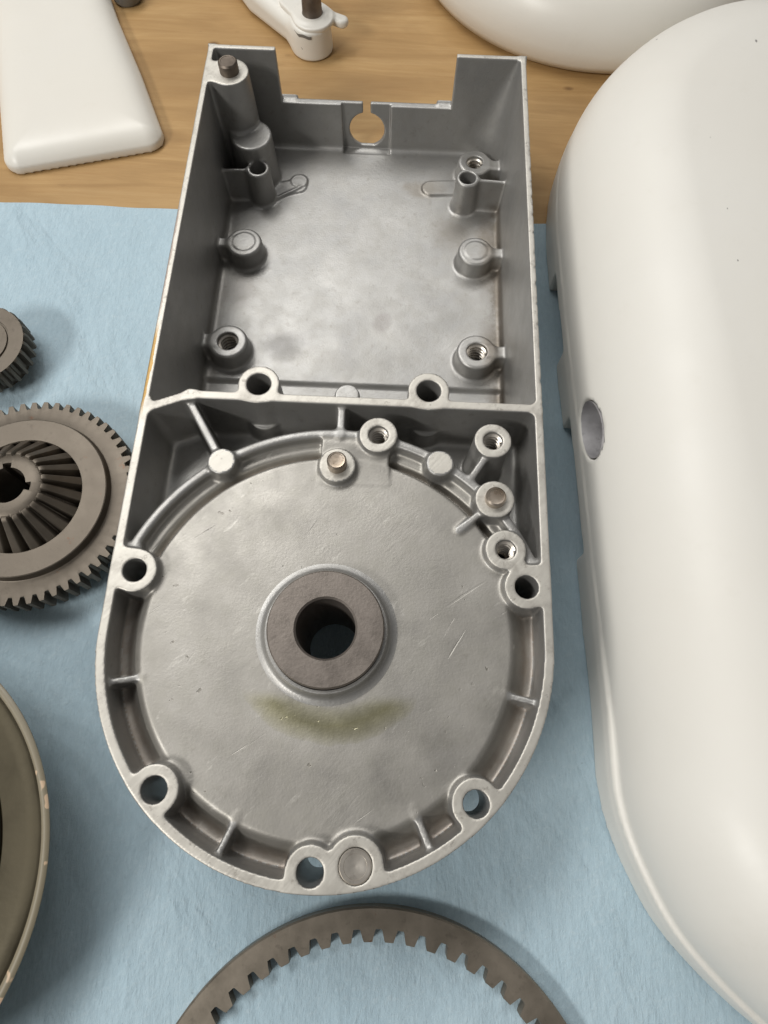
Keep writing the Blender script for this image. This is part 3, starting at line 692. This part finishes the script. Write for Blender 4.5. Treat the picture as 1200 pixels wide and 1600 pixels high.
# ------------------------------------------------------------------ big cream cover on the right
def big_cover():
    root = thing('machine_cover', 'large cream enamelled cover with a bored side hole, filling the right side', 'cover', (250, 130, -ZT+.8))
    left = [(138.0, -67), (136.6, -28), (134.6, 30), (132.6, 90), (130.6, 145), (128.2, 200), (126.8, 250), (126.6, 290), (131.5, 330), (145, 366), (166, 396), (196, 421), (235, 437)]
    bot = [(300, -192), (245, -180), (201, -157.5), (165.5, -126), (148.6, -99)]
    half = bot+left
    xm = 292
    pts = spline(half+[(xm, 441)]+[(2*xm-x, y) for x, y in half[::-1]][:-1], 5)
    h = 1.9
    G = Field((118, -200, -74), (470, 448, 26), h)
    X2, Y2 = G.ax[0][:, None], G.ax[1][None, :]
    D = poly_sdf(X2, Y2, pts)[:, :, None].astype(np.float32)
    def ext(off, zt, R, crown, lip=False):
        def f(X, Y, Z):
            zz = zt+crown*np.clip(1-((X-xm)/170.)**2, 0, 1)
            u = D+off+(2.4*(1-smooth(-60, 60, Y)) if lip else 0)+R; w = Z-zz+R
            return np.maximum(np.minimum(np.maximum(u, w), 0)+np.hypot(np.maximum(u, 0), np.maximum(w, 0))-R, -72.2-Z)
        return f
    G.add(lambda X, Y, Z: np.maximum(np.maximum(D+.6*smooth(-56, -49, Z), Z+47.5), -72.2-Z), None, .01, 0)
    G.add(ext(1.0, 8, 58, 12, True), None, 2, 0)
    outer_F = G.F.copy()
    G.cut(lambda X, Y, Z: ext(7.5, 1, 54, 12)(X, Y, Z)+0*D, None, .5)
    bf, bb = box(120, 168, 96, 152, -60, -8, 2)
    G.F = np.minimum(G.F, np.maximum(outer_F, np.broadcast_to(bf(*G.xyz(G.sl(None, 0))), G.F.shape)).astype(np.float32))
    G.cut(lambda X, Y, Z: np.maximum(np.hypot(Y-124, (Z+35)*1.85+.16*(Y-124))-18.5, np.maximum(X-153, 100-X)), (100, 153, 100, 150, -60, 5), .6, 1)
    for y0, y1, z1 in ((188, 246, -56), (60, 143, -58.5)):
        G.cut(lambda X, Y, Z: np.maximum(rbox2(Y, Z, y0, y1, -90, z1, 2)+0*X, X-150), (118, 150, y0, y1, -75, z1), .6)
    P, Q, N = G.mesh()
    link_mesh('shell', P, Q, M_WHITE, root, normals=N)
    # bare lining of the bored side hole; its mouth follows the curved skin of the cover
    n = 64; th = np.linspace(0, 2*PI, n, endpoint=False); L = []
    def oval(k): return 124+k*18.5*np.cos(th), -35+k*(18.5*np.sin(th)-.16*18.5*np.cos(th))/1.85
    yy, zz = oval(.955); xs = np.linspace(120, 160, 161); mouth = np.empty(n)
    for i in range(n):
        v = G.sample(outer_F, np.c_[xs, np.full(161, yy[i]), np.full(161, zz[i])]); mouth[i] = xs[np.argmax(v < 0)]
    for x, k in ((mouth+.5, .955), (np.full(n, 151.0), .94), (np.full(n, 152.3), .8), (np.full(n, 152.5), .04)):
        y, z = oval(k); L.append(np.c_[x, y, z])
    V, Fc = loft(L, caps=(False, True)); link_mesh('bored_hole', V, Fc, M_BORE, root)
big_cover()

# ------------------------------------------------------------------ round cream bowl at the top
def round_bowl():
    c = (178, 597, 0)
    root = thing('bowl_guard', 'round cream enamelled dish-shaped casting at the top right, behind the housing', 'casting', (c[0], c[1], -ZT+.2))
    V, Fc = lathe([(110, -72.6), (138, -72.6), (147, -70), (151.5, -63), (153, -53), (150, -40), (143, -28), (134, -20), (126, -16.5), (119, -16.2), (114, -18), (108, -23), (98, -28), (60, -30), (.5, -30)], c, 128)
    link_mesh('dish', V, Fc, M_WHITE2, root, sharp=60)
round_bowl()

# ------------------------------------------------------------------ cream foot at the top left
def foot():
    root = thing('cream_foot', 'tapered cream enamelled machine foot with rounded corners at the top left', 'machine foot', (-210, 430, -ZT+.2))
    pts = [(-247.5, 340), (-162, 365), (-186, 420), (-216, 483), (-252, 570), (-280, 640), (-333, 640), (-318, 560), (-286, 470)]
    G = Field((-360, 325, -74), (-145, 650, -30), 1.7)
    D = poly_sdf(G.ax[0][:, None], G.ax[1][None, :], pts)[:, :, None].astype(np.float32)-12
    def f(X, Y, Z):
        zt = -68.0+11*(1-np.exp(np.minimum(D, 0)/7.0))
        return np.maximum(np.maximum((Z-zt)*.62, D+.05*(Z+72)), -72.6-Z)
    G.add(f, None, .01, 0)
    ff, bb = wallseg((-150, 395), (-205, 520), 5.5, -60, -40); 
    P, Q, N = G.mesh(); link_mesh('foot_shell', P, Q, M_WHITE2, root, normals=N)
    V, Fc = lathe([(10, -72.6), (11.5, -70), (11.5, -52), (9, -48), (.5, -47)], (-203, 517, 0), 40)
    o = link_mesh('grey_knob', V, Fc, M_DARK, origin=(-203, 517, -72.6)); tag(o, 'dark grey round knob half hidden behind the cream foot', 'knob')
foot()

# ------------------------------------------------------------------ cream arm with a steel pin at the top
def arm():
    root = thing('lever_arm', 'cream enamelled lever arm with chipped paint and an upright steel pin', 'lever arm', (-48, 470, -ZT+.2))
    G = Field((-220, 440, -74), (-12, 640, -28), 1.2)
    f, bb = cyl(-48.5, 468.5, 14.2, -72.6, -52, 1.5, .06); G.add(f, bb, .01, 0)
    def armf(X, Y, Z):
        d, t = seg2(X, Y, (-53, 474), (-92, 512)); d2, t2 = seg2(X, Y, (-92, 512), (-150, 620))
        u = np.minimum(d-13.5+3*(1-t)*0, d2-13.5-9*t2)+7; w = np.maximum(Z+53-4*smooth(470, 540, Y), -72.6-Z)+7
        return np.minimum(np.maximum(u, w), 0)+np.hypot(np.maximum(u, 0), np.maximum(w, 0))-7
    G.add(armf, None, 9, 0)
    P, Q, N = G.mesh(); link_mesh('arm_body', P, Q, M_WHITE2, root, normals=N)
    G = Field((-82, 440, -58), (-8, 515, -44), .8)
    f, bb = cyl(-47.0, 471, 15.6, -53.6, -49.6, 1.2, 0); G.add(f, bb, .01, 0)
    f, bb = wallseg((-49, 474), (-62, 490), 12.5, -53.6, -49.6, rr=1.2); G.add(f, bb, 4, 0)
    f, bb = wallseg((-34, 476), (-25, 472), 4.6, -57, -51.0, rr=2.4); G.add(f, bb, 3, 0)
    P, Q, N = G.mesh(); link_mesh('top_flange', P, Q, M_WHITE2, root, normals=N)
    V, Fc = lathe([(8.0, -50), (8.0, -48.8), (7.5, -48), (7.3, -40), (6.6, -38), (5.2, 2), (4.5, 3), (.3, 3)], (-47.5, 473, 0), 40)
    link_mesh('steel_pin', V, Fc, M_STUD, root)
    # bare grey metal where the paint has flaked under the flange and on the side
    th = np.linspace(3.75, 4.8, 14); L = [np.c_[-48.5+14.9*np.cos(th), 468.5+14.9*np.sin(th), z+.5*np.sin(th*9)] for z in (-53.4, -55.6)]
    L.append(np.c_[-48.5+13.2*np.cos(th), 468.5+13.2*np.sin(th), np.full(14, -57)])
    V, Fc = loft(L, close_u=False); link_mesh('paint_chip', V, Fc, M_DARK, root)
    th = np.linspace(3.98, 4.3, 8); L = [np.c_[-48.5+15.25*np.cos(th), 468.5+15.25*np.sin(th), -61.5-8*(th-3.98)+q*np.sin((th-3.98)/.32*PI)] for q in (.9, -.9)]
    V, Fc = loft(L, close_u=False); link_mesh('paint_chip', V, Fc, M_DARK, root)
arm()
